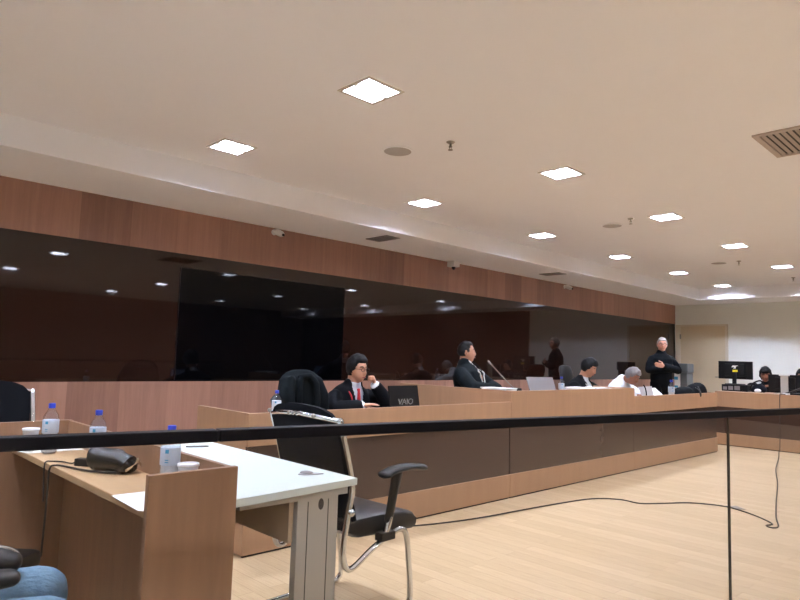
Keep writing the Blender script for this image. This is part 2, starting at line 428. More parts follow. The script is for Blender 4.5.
# ------------------------------------------------------------------ benches
def bench(name, label, x0, x1, ztop, joint_left=False, yb=4.0, end0=False, end1=False):
    t = thing(name, label, 'bench', ((x0+x1)/2, 3.335, 0), 0)
    ox = (x0+x1)/2
    f = lambda nm, m, a, bev=0.0: one(nm, m, (a[0]-ox, a[1]-ox, a[2]-3.335, a[3]-3.335, a[4], a[5]), t, bev)
    f('upper_front', 'wood_bench', (x0, x1, 3.335, 3.36, .64, ztop), .002)
    f('dark_panel', 'bench_dark', (x0+.004, x1-.004, 3.347, 3.36, .205, .64))
    f('plinth', 'wood_bench', (x0, x1, 3.335, 3.36, .012, .205), .002)
    f('toe_strip', 'black', (x0+.01, x1-.01, 3.345, 3.36, 0, .012))
    zt = ztop-.095
    f('worktop', 'wood_bench', (x0+.026, x1-.026, 3.36, min(yb, 3.84), zt-.025, zt), .002)
    if end0: f('side_panel', 'wood_bench', (x0, x0+.025, 3.36, yb, .012, ztop))
    if end1: f('side_panel', 'wood_bench', (x1-.025, x1, 3.36, 3.84, .012, ztop))
    return t
bench('low_bench', 'low wood-fronted bench section with a dark panel behind the white desk', 2.022, 4.656, .836, end0=True, yb=3.98)
bench('judge_bench', 'taller middle wood-fronted bench section where the gowned man leans back', 4.66, 7.05, .93, end0=True, end1=True, yb=4.75)
bench('clerk_bench', 'low wood-fronted bench section in front of the standing man', 7.054, 9.64, .836, end1=True)
t = thing('return_bench', 'wood-fronted bench across the far end, carrying the computer monitors', 'bench', (10.55, 2.0, 0))
for nm, m, a in (('upper_front', 'wood_bench', (0, .025, -1.6, 1.68, .59, .826)), ('dark_panel', 'bench_dark', (.012, .025, -1.6, 1.68, .185, .59)),
                 ('plinth', 'wood_bench', (0, .025, -1.6, 1.68, .012, .185)), ('toe_strip', 'black', (.01, .025, -1.6, 1.68, 0, .012)),
                 ('worktop', 'wood_bench', (.025, .75, -1.6, 1.68, .80, .826)), ('side_panel', 'wood_bench', (.025, .75, 1.655, 1.68, .012, .80))):
    one(nm, m, a, t)

# ------------------------------------------------------------------ counter with partition and white desk
t = thing('writing_counter', 'narrow wooden counter with raised partition holding bottles and the shiny bag', 'counter', (1.0, 2.5, 0))
f = lambda nm, m, a, bev=0.0: one(nm, m, (a[0]-1, a[1]-1, a[2]-2.5, a[3]-2.5, a[4], a[5]), t, bev)
f('worktop', 'wood_top', (.785, 1.014, 1.766, 3.29, .715, .74), .003)
f('partition_panel', 'wood_desk', (1.014, 1.034, 1.766, 3.29, 0, .847), .002)
f('end_panel', 'wood_desk', (.755, 1.030, 1.744, 1.766, 0, .852), .002)
f('cross_panel', 'wood_desk', (.73, 1.034, 3.29, 3.312, 0, .85), .002)
f('side_return', 'wood_desk', (.1, .73, 3.29, 3.312, 0, .73), .002)
t = thing('white_desk', 'white-topped office desk with a grey metal leg beside the wooden partition', 'desk', (1.3, 2.4, 0))
bm = N(); prism(bm, [(1.052-1.3, 1.792-2.4), (1.597-1.3, 1.842-2.4), (1.604-1.3, 3.0-2.4), (1.052-1.3, 3.0-2.4)], .715, .74); mk('desktop', bm, 'white_lam', t)
one('modesty_panel', 'beige_metal', (0, .018, -.548, .5, .55, .70), t)
one('crossbar', 'grey_metal', (-.2, .25, -.56, -.515, .69, .715), t)
def panel_leg(y):
    lg = one('leg', 'grey_metal', (.034, .214, y-.016, y+.016, 0, .69), t, .003)
    for x in (.078, .168):
        bm = N(); box(bm, x-.0015, x+.0015, y-.0172, y-.015, .02, .68); mk('groove', bm, 'hole_shade', lg)
    bm = N(); loft(bm, [(.135, y-.014, .665), (.135, y-.0172, .665)], [(.012, .02), (.012, .02)], (1, 0, 0), cap='flat'); mk('cable_hole', bm, 'hole_shade', lg)
    bm = N(); box(bm, -.13, .25, y-.025, y+.025, 0, .02, .004); mk('foot', bm, 'grey_metal', lg)
panel_leg(-.535); panel_leg(.53)

# ------------------------------------------------------------------ glass barrier
RA, RBv = Vector((.764, 1.40, 0)), Vector((3.568, .854, 0))
dirv = (RBv-RA).normalized(); nrm = Vector((-dirv.y, dirv.x, 0))
ang = math.atan2(dirv.y, dirv.x)
t = thing('glass_barrier', 'clear glass barrier with a black handrail running across the view', 'barrier', RA, ang)
Lj = (Vector((2.942, .974, 0))-RA).length
one('handrail', 'rail', (.002, 5.2, -.02, .02, .986, 1.014), t, .003)
one('handrail', 'rail', (-1.6, -.002, -.02, .02, .986, 1.014), t, .003)
one('glass_pane', 'glass', (-1.6, Lj-.005, -.004, .004, .03, .986), t)
one('glass_pane', 'glass', (Lj+.005, 5.2, -.004, .004, .03, .986), t)
one('seal', 'seal', (Lj-.0045, Lj+.0045, -.004, .004, .03, .986), t)
one('floor_channel', 'rail', (-1.6, 5.2, -.02, .02, 0, .03), t)

# ------------------------------------------------------------------ cantilever chair
def cantilever_chair(loc, rot, label):
    t = thing('cantilever_chair', label, 'chair', loc, rot, 'chrome cantilever chairs')
    # seat: padded block, front edge rolled down
    bm = N()
    prof = [(-.17, .425), (-.17, .465), (-.10, .478), (.08, .474), (.20, .468), (.27, .45), (.30, .415), (.298, .375), (.27, .362), (.1, .372), (-.1, .385)]
    ys = [-.235, -.225, -.19, 0, .19, .225, .235]; k = [.55, .85, 1, 1, 1, .85, .55]
    rings = []
    cx, cz = .06, .42
    for y, s in zip(ys, k): rings.append([bm.verts.new((cx+(x-cx)*(.9+.1*s), y, cz+(z-cz)*s)) for x, z in prof])
    for a, b in zip(rings, rings[1:]):
        for i in range(len(prof)): bm.faces.new((a[i], a[(i+1) % len(prof)], b[(i+1) % len(prof)], b[i]))
    bm.faces.new(rings[0][::-1]); bm.faces.new(rings[-1]); mk('seat', bm, 'leather', t, True)
    # back: curved mesh panel
    bm = N(); grid = []
    zs = [.46, .52, .62, .72, .82, .885, .925, .955, .975]
    for j, z in enumerate(zs):
        w = .225+.012*(j/8)
        row = []
        for i in range(13):
            u = -1+i/6
            top = max(0, z-.86)
            zz = z-(.030*u*u+.045*abs(u)**8)*(top/.115) if z > .86 else z
            x = -.13-.27*max(0, zz-.50)-.02*(1-u*u)*.9+.02*max(0, (.56-zz)/.1)
            row.append((x, u*w, zz))
        grid.append(row)
    for off, flip in ((0, False), (-.022, True)):
        V = [[bm.verts.new((p[0]+off, p[1], p[2])) for p in r] for r in grid]
        for a, b in zip(V, V[1:]):
            for i in range(12):
                q = (a[i], a[i+1], b[i+1], b[i]); bm.faces.new(q[::-1] if flip else q)
        if not flip: V0 = V
        else:
            rim = lambda G: [r[0] for r in G]+G[-1][1:]+[r[-1] for r in G[-2::-1]]+G[0][-2:0:-1]
            A, B = rim(V0), rim(V)
            for i in range(len(A)): bm.faces.new((A[i], A[(i+1) % len(A)], B[(i+1) % len(A)], B[i]))
    mk('backrest', bm, 'mesh', t, True)
    # chrome side loops: upright, rear bend, rise under the seat, front leg, floor runner
    for s in (-1, 1):
        y = s*.245
        pts = [(-.252, y, .915), (-.20, y, .76), (-.165, y, .62), (-.185, y, .50), (-.205, y, .38), (-.195, y, .30), (-.15, y, .272), (-.03, y, .330), (.09, y, .375), (.165, y, .387), (.205, y, .35), (.228, y, .22), (.245, y, .07), (.225, y, .024), (.16, y, .0145), (-.245, y, .0145)]
        bm = N(); loft(bm, smooth_path(pts, 6), .0135, (0, 1, 0), 10); fr = mk('side_frame', bm, 'chrome', t, True)
        bm = N(); ellipsoid(bm, (-.175, y*1.04, .515), (.018, .018, .018)); mk('bolt', bm, 'chrome', fr, True)
    bm = N(); loft(bm, smooth_path([(-.25, -.245, .912), (-.285, -.13, .926), (-.295, 0, .932), (-.285, .13, .926), (-.25, .245, .912)], 5), [(.012, .012)]*21, seg=10); cb = mk('back_bar', bm, 'chrome', t, True)
    for y in (-.12, .05, .2):
        bm = N(); ellipsoid(bm, (-.30, y, .929), (.009, .012, .010)); mk('bolt', bm, 'steel', cb, True)
    bm = N(); loft(bm, [(-.245, -.245, .0145), (-.245, .245, .0145)], .0135); mk('rear_runner', bm, 'chrome', t, True)
    for s in (-1,):
        bm = N(); y = s*.262
        loft(bm, [(.04, y, .385), (.065, y, .46)], .016, seg=10); a = mk('arm_post', bm, 'chrome', t, True)
        bm = N(); loft(bm, [(.058, y, .445), (.085, y, .56), (.11, y, .655)], [(.014, .026), (.014, .028), (.016, .034)], (0, 1, 0)); mk('arm_sleeve', bm, 'black', a, True)
        bm = N(); loft(bm, smooth_path([(.02, y, .655), (.08, y, .672), (.18, y, .678), (.285, y, .666)], 4), [(.042, .016)]*13, (0, 1, 0)); mk('arm_pad', bm, 'black', t, True)
        bm = N(); box(bm, .0, .09, y-.03 if s > 0 else y-.02, y+.02 if s > 0 else y+.03, .362, .40, .006); mk('arm_bracket', bm, 'black', t)
    return t
ch = cantilever_chair((2.0, 2.42, 0), .06, 'black mesh-backed chrome cantilever chair standing empty beside the white desk')
ch2 = dup(ch, (.80, 3.80, 0), -pi/2, 'black-backed chair behind the cross panel of the wooden counter'); ch2.scale = (1, 1, 1.03)

# ------------------------------------------------------------------ camera
cam = bpy.data.cameras.new('camera'); co = bpy.data.objects.new('camera', cam); COL.objects.link(co)
cam.sensor_width = 36; cam.lens = 630.911/800*36; cam.clip_start = .05; cam.clip_end = 100
r = Vector((.71442787, -.6989939, .03162828)); u = Vector((-.08543442, -.04227858, .99544637)); w = Vector((.69447375, .71387677, .08992314))
co.matrix_world = Matrix(((r.x, u.x, -w.x, 0), (r.y, u.y, -w.y, 0), (r.z, u.z, -w.z, 1.2), (0, 0, 0, 1)))
S.camera = co
# ------------------------------------------------------------------ people
def fused(bm, voxel, smooth=2):
    """weld overlapping closed volumes into one continuous surface"""
    bmesh.ops.recalc_face_normals(bm, faces=bm.faces)
    me = bpy.data.meshes.new('tmp'); bm.to_mesh(me); bm.free()
    o = bpy.data.objects.new('tmp', me); COL.objects.link(o)
    md = o.modifiers.new('r', 'REMESH'); md.mode = 'VOXEL'; md.voxel_size = voxel
    ms = o.modifiers.new('s', 'SMOOTH'); ms.factor = .5; ms.iterations = smooth
    dg = bpy.context.evaluated_depsgraph_get()
    out = bpy.data.meshes.new_from_object(o.evaluated_get(dg))
    bpy.data.objects.remove(o)
    return out

def mk_mesh(name, me, m, parent):
    me.materials.clear(); me.materials.append(M[m])
    for p in me.polygons: p.use_smooth = True
    me.name = name
    o = bpy.data.objects.new(name, me); COL.objects.link(o); o.parent = parent
    return o

def sstep(a, b, x):
    t = max(0, min(1, (x-a)/(b-a))); return t*t*(3-2*t)

def head_pt(d):
    """point of a bare head surface in head space (x forward, y to its side, z up) for a unit direction"""
    x, y, z = d
    px = (.094 if x > 0 else .10)*x; py = .074*y; pz = .116*z
    if z < 0:
        t = -z
        py *= 1-.30*t*t
        if x < 0: px *= 1-.45*t
        px += .016*t
    if x > .3:
        f = (x-.3)/.7
        px -= .010*f*f*(1-abs(y))                       # flatter face
        px += .006*math.exp(-((z-.30)/.10)**2)*f         # brow
        for s in (-1, 1):
            px -= .011*math.exp(-((y-s*.40)/.17)**2-((z-.08)/.12)**2)*f   # eye sockets
        px += .008*math.exp(-((z+.52)/.09)**2-(y/.3)**2)*f               # lips
        px += .010*math.exp(-((z+.88)/.13)**2-(y/.35)**2)                # chin
        for s in (-1, 1): px += .004*math.exp(-((y-s*.5)/.2)**2-((z+.22)/.2)**2)   # cheeks
    return Vector((px, py, pz))

def add_head(bm, C, R, k):
    vs = bmesh.ops.create_uvsphere(bm, u_segments=36, v_segments=24, radius=1)['verts']
    for v in vs: v.co = C+R @ (head_pt(v.co.normalized())*k)
    loft(bm, [C+R @ (Vector(p)*k) for p in ((.082, 0, .028), (.090, 0, .0), (.099, 0, -.024), (.093, 0, -.034))], [(.008*k, .008*k), (.011*k, .009*k), (.017*k, .012*k), (.015*k, .010*k)], R @ Vector((0, 1, 0)), 10)
    for s in (-1, 1): ellipsoid(bm, C+R @ (Vector((-.008, s*.076, -.002))*k), (.019*k, .010*k, .032*k), R)

def add_hand(bm, W, d, n, thumb, curl=.12, k=1.0, tcurl=.5):
    """palm and five fingers: d towards the fingers, n out of the palm, thumb = side vector"""
    d, n, th = Vector(d).normalized(), Vector(n).normalized(), Vector(thumb).normalized()
    n = (n-d*n.dot(d)).normalized(); th = (th-d*th.dot(d)-n*th.dot(n)).normalized()
    loft(bm, [W-d*.01*k, W+d*.035*k, W+d*.078*k], [(.026*k, .018*k), (.038*k, .016*k), (.040*k, .013*k)], th, 12)
    for off, L in ((.030, .070), (.010, .080), (-.011, .074), (-.030, .058)):
        p = W+d*.080*k+th*off*k; pts = [p-d*.015*k, p]; a = 0
        for f in (.44, .32, .24):
            a += curl*1.15
            p = p+(d*cos(a)+n*sin(a))*L*f*k; pts.append(p)
        loft(bm, pts, [.0098*k, .0096*k, .009*k, .0082*k, .0072*k], th, 10)
    p = W+d*.022*k+th*.026*k; t1 = (th*.75+d*.55+n*.25).normalized(); t2 = (th*.25+d*.8+n*tcurl).normalized()
    loft(bm, [p-th*.012*k, p, p+t1*.036*k, p+t1*.036*k+t2*.032*k, p+t1*.036*k+t2*.052*k], [.013*k, .0125*k, .0108*k, .0098*k, .008*k], n, 10)

def person(label, loc, rot, P, Nk, Hd, yaw, pitch, arms, knees=None, ankles=None, skin='skin_tan', hair='hair_black', hk=1.0, hairline=.62,
           hair_t=.016, top='suit', shirt=None, open_to=None, vw=.075, tie=None, cords=None, legs='trousers', glasses=False, sw=.18, bulk=1.0, loose=.02,
           short_sleeve=False, hair_low=-.45, roll=0.0, hands=({}, {}), vox=.007, top_name='jacket', group=None):
    t = thing('person', label, 'person', loc, rot, group)
    P, Nk, Hd = Vector(P), Vector(Nk), Vector(Hd)
    ax = Nk-P
    R = Matrix.Rotation(yaw, 3, 'Z') @ Matrix.Rotation(pitch, 3, 'Y') @ Matrix.Rotation(roll, 3, 'X')
    F = (-.08, .12, .35, .6, .8, .93, 1.0)
    Wd = (.150, .158, .150, .165, sw*.93, sw*.62, .060); Dp = (.105, .112, .112, .118, .108, .082, .058)
    tor = [P+ax*f for f in F]
    def torso(bm, g, lo=0, hi=7, gtop=None):
        loft(bm, tor[lo:hi], [(w*bulk+g, d*bulk+g) for w, d in zip(Wd[lo:hi], Dp[lo:hi])], (0, 1, 0), 20)
    sh = {s: P+ax*.885+Vector((0, s*sw*.97, -.045)) for s in (-1, 1)}
    hip = {s: P+Vector((.01, s*.095, -.02)) for s in (-1, 1)}
    kn = knees or {s: P+Vector((.43, s*.13, .01)) for s in (-1, 1)}
    an = ankles or {s: Vector((kn[s].x-.02, s*.12, .085)) for s in (-1, 1)}
    def arm(bm, s, g, upto=1.0):
        el, wr = Vector(arms[s][0]), Vector(arms[s][1])
        loft(bm, [sh[s]+Vector((0, -s*.03, 0)), sh[s].lerp(el, .5), el], [.050+g, .047+g, .042+g], (0, 1, 0), 14)
        if upto > 0: loft(bm, [el, el.lerp(wr, .4*upto), el.lerp(wr, upto)], [.043+g, .041+g, .029+g*1.1], (0, 1, 0), 14)
    def leg(bm, s, g, cut=1.0):
        loft(bm, [hip[s], hip[s].lerp(kn[s], .5), kn[s]], [.088+g, .075+g, .060+g], (0, 1, 0), 14)
        loft(bm, [kn[s], kn[s].lerp(an[s], .35), kn[s].lerp(an[s], cut)], [.058+g, .056+g, .040+g], (0, 1, 0), 14)
    def foot(bm, s, g):
        f = Vector((.16, s*.02, 0)); a = an[s]
        loft(bm, [Vector((a.x-.04, a.y, .04)), Vector((a.x+.06, a.y, .038)), Vector((a.x+.17, a.y+s*.015, .028))], [(.034+g, .038), (.042+g, .036), (.036+g, .024)], (0, 1, 0), 12)
        loft(bm, [a, Vector((a.x-.01, a.y, .045))], .038+g*.5)
    # body
    bm = N(); torso(bm, 0)
    loft(bm, [P+ax*.93, Nk, Hd+R @ Vector((-.022, 0, -.06))*hk], [.064, .056, .056], (0, 1, 0), 16)
    for s in (-1, 1): arm(bm, s, 0); leg(bm, s, 0); foot(bm, s, -.004)
    for s, h in zip((-1, 1), hands):
        el, wr = Vector(arms[s][0]), Vector(arms[s][1]); d = Vector(h.get('d', (wr-el)))
        add_hand(bm, wr, d, h.get('n', (0, 0, -1)), h.get('th', (0, -s, .2)), h.get('curl', .12), .98, h.get('tc', .5))
    add_head(bm, Hd, R, hk)
    mk_mesh('body', fused(bm, vox, 1), skin, t)
    # eyes, brows, lips
    hp = lambda x, y, z: Hd+R @ (Vector((x, y, z))*hk)
    for s in (-1, 1):
        bm = N(); ellipsoid(bm, hp(.0625, s*.030, .009), (.0115*hk,)*3, u=12, v=8); e = mk('eye', bm, 'eye_white', t, True)
        bm = N(); ellipsoid(bm, hp(.0700, s*.030, .009), (.0058*hk,)*3, u=10, v=6); mk('iris', bm, 'eye_dark', e, True)
        bm = N(); loft(bm, [hp(.084, s*.014, .031), hp(.085, s*.030, .036), hp(.075, s*.048, .032)], [(.004*hk, .003*hk)]*3, R @ Vector((0, 0, 1)), 8); mk('eyebrow', bm, hair, t, True)
    bm = N(); loft(bm, [hp(.086, -.024, -.061), hp(.0965, 0, -.059), hp(.086, .024, -.061)], [(.003*hk, .003*hk), (.007*hk, .004*hk), (.003*hk, .003*hk)], R @ Vector((0, 0, 1)), 8); mk('lips', bm, 'lip', t, True)
    # hair
    bm = N(); vs = bmesh.ops.create_uvsphere(bm, u_segments=40, v_segments=28, radius=1)['verts']
    for v in vs:
        d = v.co.normalized(); x, y, z = d
        lim = hairline if x > .55 else (hairline+(.02-hairline)*sstep(.55, .28, x) if x > .28 else (.02+(hair_low-.02)*sstep(.28, -.25, x)))
        m = sstep(lim-.09, lim+.05, z)
        wob = .004*sin(9*x+5*y)*sin(11*z+3*y)
        th = -.014*(1-m)+(hair_t*(1+.5*max(0, z))+wob)*m
        v.co = Hd+R @ ((head_pt(d)+Vector((x, y, z))*th)*hk)
    mk('hair', bm, hair, t, True)
    if glasses:
        bm = N()
        for s in (-1, 1):
            ring = [hp(.098-.006*abs(sin(a))*0, s*.031+.023*cos(a), .008+.016*sin(a)) for a in [2*pi*i/14 for i in range(15)]]
            loft(bm, ring, .0022, seg=6)
            loft(bm, [hp(.097, s*.053, .012), hp(.05, s*.079, .012), hp(-.01, s*.080, .01)], .002, seg=6)
        loft(bm, [hp(.100, -.009, .012), hp(.102, 0, .014), hp(.100, .009, .012)], .002, seg=6)
        mk('eyeglasses', bm, 'black', t, True)
    # lower clothing
    bm = N(); loft(bm, tor[:3], [(w*bulk+.010, d*bulk+.010) for w, d in zip(Wd[:3], Dp[:3])], (0, 1, 0), 20)
    for s in (-1, 1): leg(bm, s, .014, .97)
    mk_mesh('trousers', fused(bm, .011), legs, t)
    for s in (-1, 1):
        bm = N(); foot(bm, s, .006); box(bm, an[s].x-.07, an[s].x+.19, an[s].y-.04, an[s].y+.04, 0, .012, .004); mk('shoe', bm, 'shoe', t, True)
    # shirt under an open jacket
    sbvh = None
    if shirt:
        bm = N(); loft(bm, tor[2:], [(w*bulk+.009, d*bulk+.009) for w, d in zip(Wd[2:], Dp[2:])], (0, 1, 0), 20)
        loft(bm, [P+ax*.95, Nk+(Hd-Nk)*.06], [.072, .070], (0, 1, 0), 16)
        so = mk_mesh('shirt', fused(bm, .010), shirt, t); sbvh = BVHTree.FromPolygons([v.co for v in so.data.vertices], [list(p.vertices) for p in so.data.polygons])
    # upper garment
    bm = N(); torso(bm, loose, 0, 7)
    if not shirt: loft(bm, [P+ax*.94, Nk+(Hd-Nk)*.14], [.074, .068], (0, 1, 0), 16)
    for s in (-1, 1): arm(bm, s, loose*.8, .0 if short_sleeve else .93)
    me = fused(bm, .010)
    if open_to is not None:
        b2 = bmesh.new(); b2.from_mesh(me); kill = []
        for f in b2.faces:
            c = f.calc_center_median(); fr = (c-P).dot(ax)/ax.length_squared
            q = c-(P+ax*fr)
            if fr > open_to and (q.x > .0 or fr > .97) and abs(q.y) < vw*min(1.0, (fr-open_to)/(.96-open_to))**.8: kill.append(f)
        bmesh.ops.delete(b2, geom=kill, context='FACES'); b2.to_mesh(me); b2.free()
    jk = mk_mesh(top_name, me, top, t)
    bvh = BVHTree.FromPolygons([v.co for v in me.vertices], [list(p.vertices) for p in me.polygons])
    if open_to is not None:
        md = jk.modifiers.new('cloth', 'SOLIDIFY'); md.thickness = .006; md.offset = -1
    def front(b, y, fr, off):
        o = P+ax*fr; h = b.ray_cast(Vector((o.x+.6, y, o.z)), Vector((-1, 0, 0)))
        return (h[0] if h[0] is not None else o+Vector((.12, y, 0)))+Vector((off, 0, 0))
    if tie:
        bm = N(); pts = [front(sbvh, 0, f, .006) for f in (.93, .9, .8, .7, (open_to or .55)-.02)]
        loft(bm, pts, [(.016, .010), (.013, .007), (.019, .006), (.024, .006), (.027, .006)], (0, 1, 0), 10); mk('necktie', bm, tie, t, True)
    if cords:
        m, w, side = cords
        for s in side:
            pts = [Nk+Vector((-.075, s*.055, .0)), Nk+Vector((-.01, s*.088, -.012))]+[front(bvh, s*(vw*max(0, (f-open_to)/(.96-open_to))**.8+w), f, .005) for f in (.86, .75, .6, .45, .3)]
            bm = N(); loft(bm, smooth_path(pts, 4), .0062, (0, 1, 0), 8); mk('gown_cord', bm, m, t, True)
    # cuffs
    if shirt:
        for s in (-1, 1):
            el, wr = Vector(arms[s][0]), Vector(arms[s][1])
            bm = N(); loft(bm, [el.lerp(wr, .88), el.lerp(wr, 1.0)], [.037+loose*.4, .036+loose*.3], (0, 1, 0), 16); mk('shirt_cuff', bm, shirt, t, True)
    return t

def office_chair(label, x, y, rot, seat=.46, back=.95, arms=None, m='leather', base=0.0, group='black office chairs'):
    t = thing('office_chair', label, 'chair', (x, y, base), rot, group)
    one('seat', m, (-.24, .25, -.24, .24, seat-.08, seat), t, .03, True)
    bm = N(); loft(bm, smooth_path([(-.25, 0, seat+.03), (-.27, 0, seat+.2), (-.29, 0, (seat+back)/2+.1), (-.33, 0, back-.04)], 3), [(.20, .03)]+[(.225, .035)]*8+[(.19, .028)], (0, 1, 0), 18); mk('backrest', bm, m, t, True)
    bm = N(); loft(bm, [(-.1, 0, seat-.07), (-.24, 0, seat-.06), (-.29, 0, seat+.05)], [(.03, .012)]*3); mk('back_bracket', bm, 'black', t, True)
    bm = N(); loft(bm, [(0, 0, .07), (0, 0, seat-.075)], .026); mk('column', bm, 'black', t, True)
    for k in range(5):
        a = 2*pi*k/5+.3
        bm = N(); loft(bm, [(.02*cos(a), .02*sin(a), .10), (.28*cos(a), .28*sin(a), .075)], [(.024, .018), (.016, .012)], (0, 0, 1)); lg = mk('base_leg', bm, 'black', t, True)
        bm = N(); ellipsoid(bm, (.28*cos(a), .28*sin(a), .028), (.028, .028, .028)); mk('caster', bm, 'black', lg, True)
    if arms:
        for s in (-1, 1):
            ya = arms[1]*s
            bm = N(); loft(bm, [(-.06, s*.2, seat-.05), (-.05, ya, seat-.04), (-.02, ya, arms[0]-.03)], [.018, .018, .016], seg=10); ap = mk('arm_post', bm, 'black', t, True)
            bm = N(); loft(bm, smooth_path([(-.20, ya, arms[0]-.017), (-.05, ya, arms[0]-.014), (.12, ya, arms[0]-.014), (.325, ya, arms[0]-.018)], 3), [(.044, .024)]*9+[(.038, .018)], (0, 1, 0), 14); mk('arm_pad', bm, 'black', ap, True)
    return t

DN = -pi/2      # facing the court (towards -Y)
# man in suit, chin on fist
person('young man in black suit and red tie, fist at his mouth beside a laptop', (3.46, 4.17, 0), DN,
       (-.08, 0, .46), (.08, .0, .955), (.13, .0, 1.085), .12, .10,
       {-1: ((.20, -.27, .77), (.30, -.10, .80)), 1: ((.235, .27, .80), (.235, .115, .955))},
       hk=.92, hairline=.60, hair_t=.02, top='suit', shirt='shirt', open_to=.55, vw=.056, tie='tie_red', cords=('cord_red', .045, (-1,)), glasses=True, sw=.205, loose=.026,
       skin='skin_tan', hands=({'n': (0, 0, -1)}, {'d': (-.12, -.28, .9), 'n': (-.6, -.7, -.2), 'th': (-.9, .1, .1), 'curl': 1.15}))
office_chair('black office chair under the young man in the red tie', 3.47, 4.30, DN, .275, .70)
# gowned man leaning back
person('man in black gown with white cords leaning back in profile beside a thin microphone', (5.47, 4.37, 0), DN+.30,
       (-.02, 0, .64), (-.14, 0, 1.14), (-.135, 0, 1.275), .42, -.04,
       {-1: ((.06, -.27, .90), (.20, -.08, .885)), 1: ((.06, .27, .90), (.20, .08, .885))},
       hk=.98, hairline=.66, hair_t=.009, hair_low=-.35, top='robe', shirt='shirt', open_to=.52, vw=.06, tie='tie_wine', cords=('cord_white', .012, (-1, 1)), sw=.205, loose=.042, bulk=1.06,
       skin='skin_tan', top_name='gown')
office_chair('black office chair under the man in the gown leaning back', 5.44, 4.58, DN+.30, .43, .72)
# young man reading
person('young dark-haired man in black suit looking down at papers beside a high-backed chair', (7.27, 4.17, 0), DN,
       (-.06, 0, .50), (.04, .02, 1.0), (.12, .03, 1.135), .22, .42,
       {-1: ((.18, -.27, .80), (.30, -.10, .80)), 1: ((.18, .27, .80), (.30, .12, .80))},
       hk=.95, hairline=.5, hair_t=.022, top='suit', shirt='shirt', open_to=.6, vw=.07, cords=('cord_white', .012, (-1,)), sw=.215, loose=.034, skin='skin_tan')
office_chair('black office chair under the young man looking down at papers', 7.27, 4.33, DN, .295, .70)
office_chair('high-backed black leather chair beside the young man looking down', 8.85, 4.98, DN+.1, .5, 1.17)
# grey-haired man in white
person('grey-haired man in white shirt bending his head low over the bench', (8.2, 4.08, 0), DN,
       (-.16, 0, .47), (.03, .0, .985), (.17, .0, 1.045), .12, .62,
       {-1: ((.12, -.30, .80), (.26, -.12, .80)), 1: ((.12, .30, .80), (.26, .12, .80))},
       hk=.98, hairline=.5, hair_t=.012, hair='hair_dark_grey', top='shirt', sw=.20, loose=.022, skin='skin_brown', top_name='shirt')
office_chair('black office chair under the grey-haired man in white', 8.2, 4.33, DN, .27, .72)
# standing man
person('standing grey-haired man in black long-sleeved top and eyeglasses with crossed arms', (10.6, 4.55, 0), DN-.62,
       (0, 0, .93), (.0, 0, 1.40), (.03, 0, 1.545), -.40, .02,
       {-1: ((.07, -.265, 1.12), (.165, .07, 1.14)), 1: ((.07, .265, 1.12), (.225, -.09, 1.19))},
       {-1: Vector((.02, -.12, .50)), 1: Vector((.02, .12, .50))}, {-1: Vector((-.02, -.13, .085)), 1: Vector((-.02, .13, .085))},
       hk=.98, hairline=.58, hair_t=.010, hair='hair_grey', top='sweater', sw=.195, loose=.026, glasses=True, skin='skin_pink', bulk=1.02, top_name='sweater',
       hands=({'d': (-.25, 1, .0), 'n': (-1, 0, 0), 'th': (0, 0, 1)}, {'d': (.0, -1, .15), 'n': (-1, 0, .1), 'th': (0, 0, 1)}))
# woman with cap at the monitors
person('dark-clothed person in black cap looking down between the two monitors', (11.62, 3.22, 0), pi,
       (-.05, 0, .46), (.10, 0, .95), (.15, 0, 1.10), .25, .28,
       {-1: ((.16, -.22, .90), (.26, -.12, .92)), 1: ((.16, .21, .90), (.26, .12, .92))},
       hk=.96, hairline=.42, hair_t=.02, top='sweater', sw=.18, loose=.024, skin='skin_brown', hair_low=-.8, top_name='sweater')
office_chair('black office chair under the person in the black cap', 11.75, 3.24, pi, .295, .82)
person('dark-haired person cut off by the picture edge behind the second monitor', (11.66, 2.72, 0), pi,
       (-.05, 0, .46), (.06, 0, .95), (.10, 0, 1.09), .15, .1,
       {-1: ((.16, -.17, .89), (.36, -.09, .89)), 1: ((.16, .17, .89), (.36, .09, .89))},
       hk=.96, hairline=.5, hair_t=.02, top='sweater', sw=.155, loose=.015, skin='skin_pink', top_name='sweater')
office_chair('black office chair under the person at the picture edge', 11.74, 2.70, pi, .305, .82)
# person in jeans beside the counter
person('seated person in light blue jeans facing the wooden counter, only the knees in view', (.12, 1.985, 0), 0,
       (.02, 0, .50), (-.06, 0, 1.0), (-.03, 0, 1.13), 0, .1,
       {-1: ((.0, -.25, .78), (.205, -.10, .765)), 1: ((-.02, .27, .79), (.215, .12, .765))},
       {-1: Vector((.44, -.135, .475)), 1: Vector((.47, .05, .50))}, {-1: Vector((.43, -.14, .085)), 1: Vector((.42, .10, .085))},
       top='bluish', legs='denim', sw=.18, loose=.014, skin='skin_tan', top_name='shirt',
       hands=({'d': (1, .3, -.1), 'n': (0, .2, -1), 'th': (0, 1, .2), 'curl': .5}, {'d': (1, -.35, -.15), 'n': (0, -.2, -1), 'th': (0, -1, .2), 'curl': .5}))
office_chair('black armchair under the person in blue jeans', .11, 1.985, 0, .345, .95, (.672, .255))
office_chair('empty black leather chair pushed under the wooden counter', .415, 2.64, .75, .455, .86)
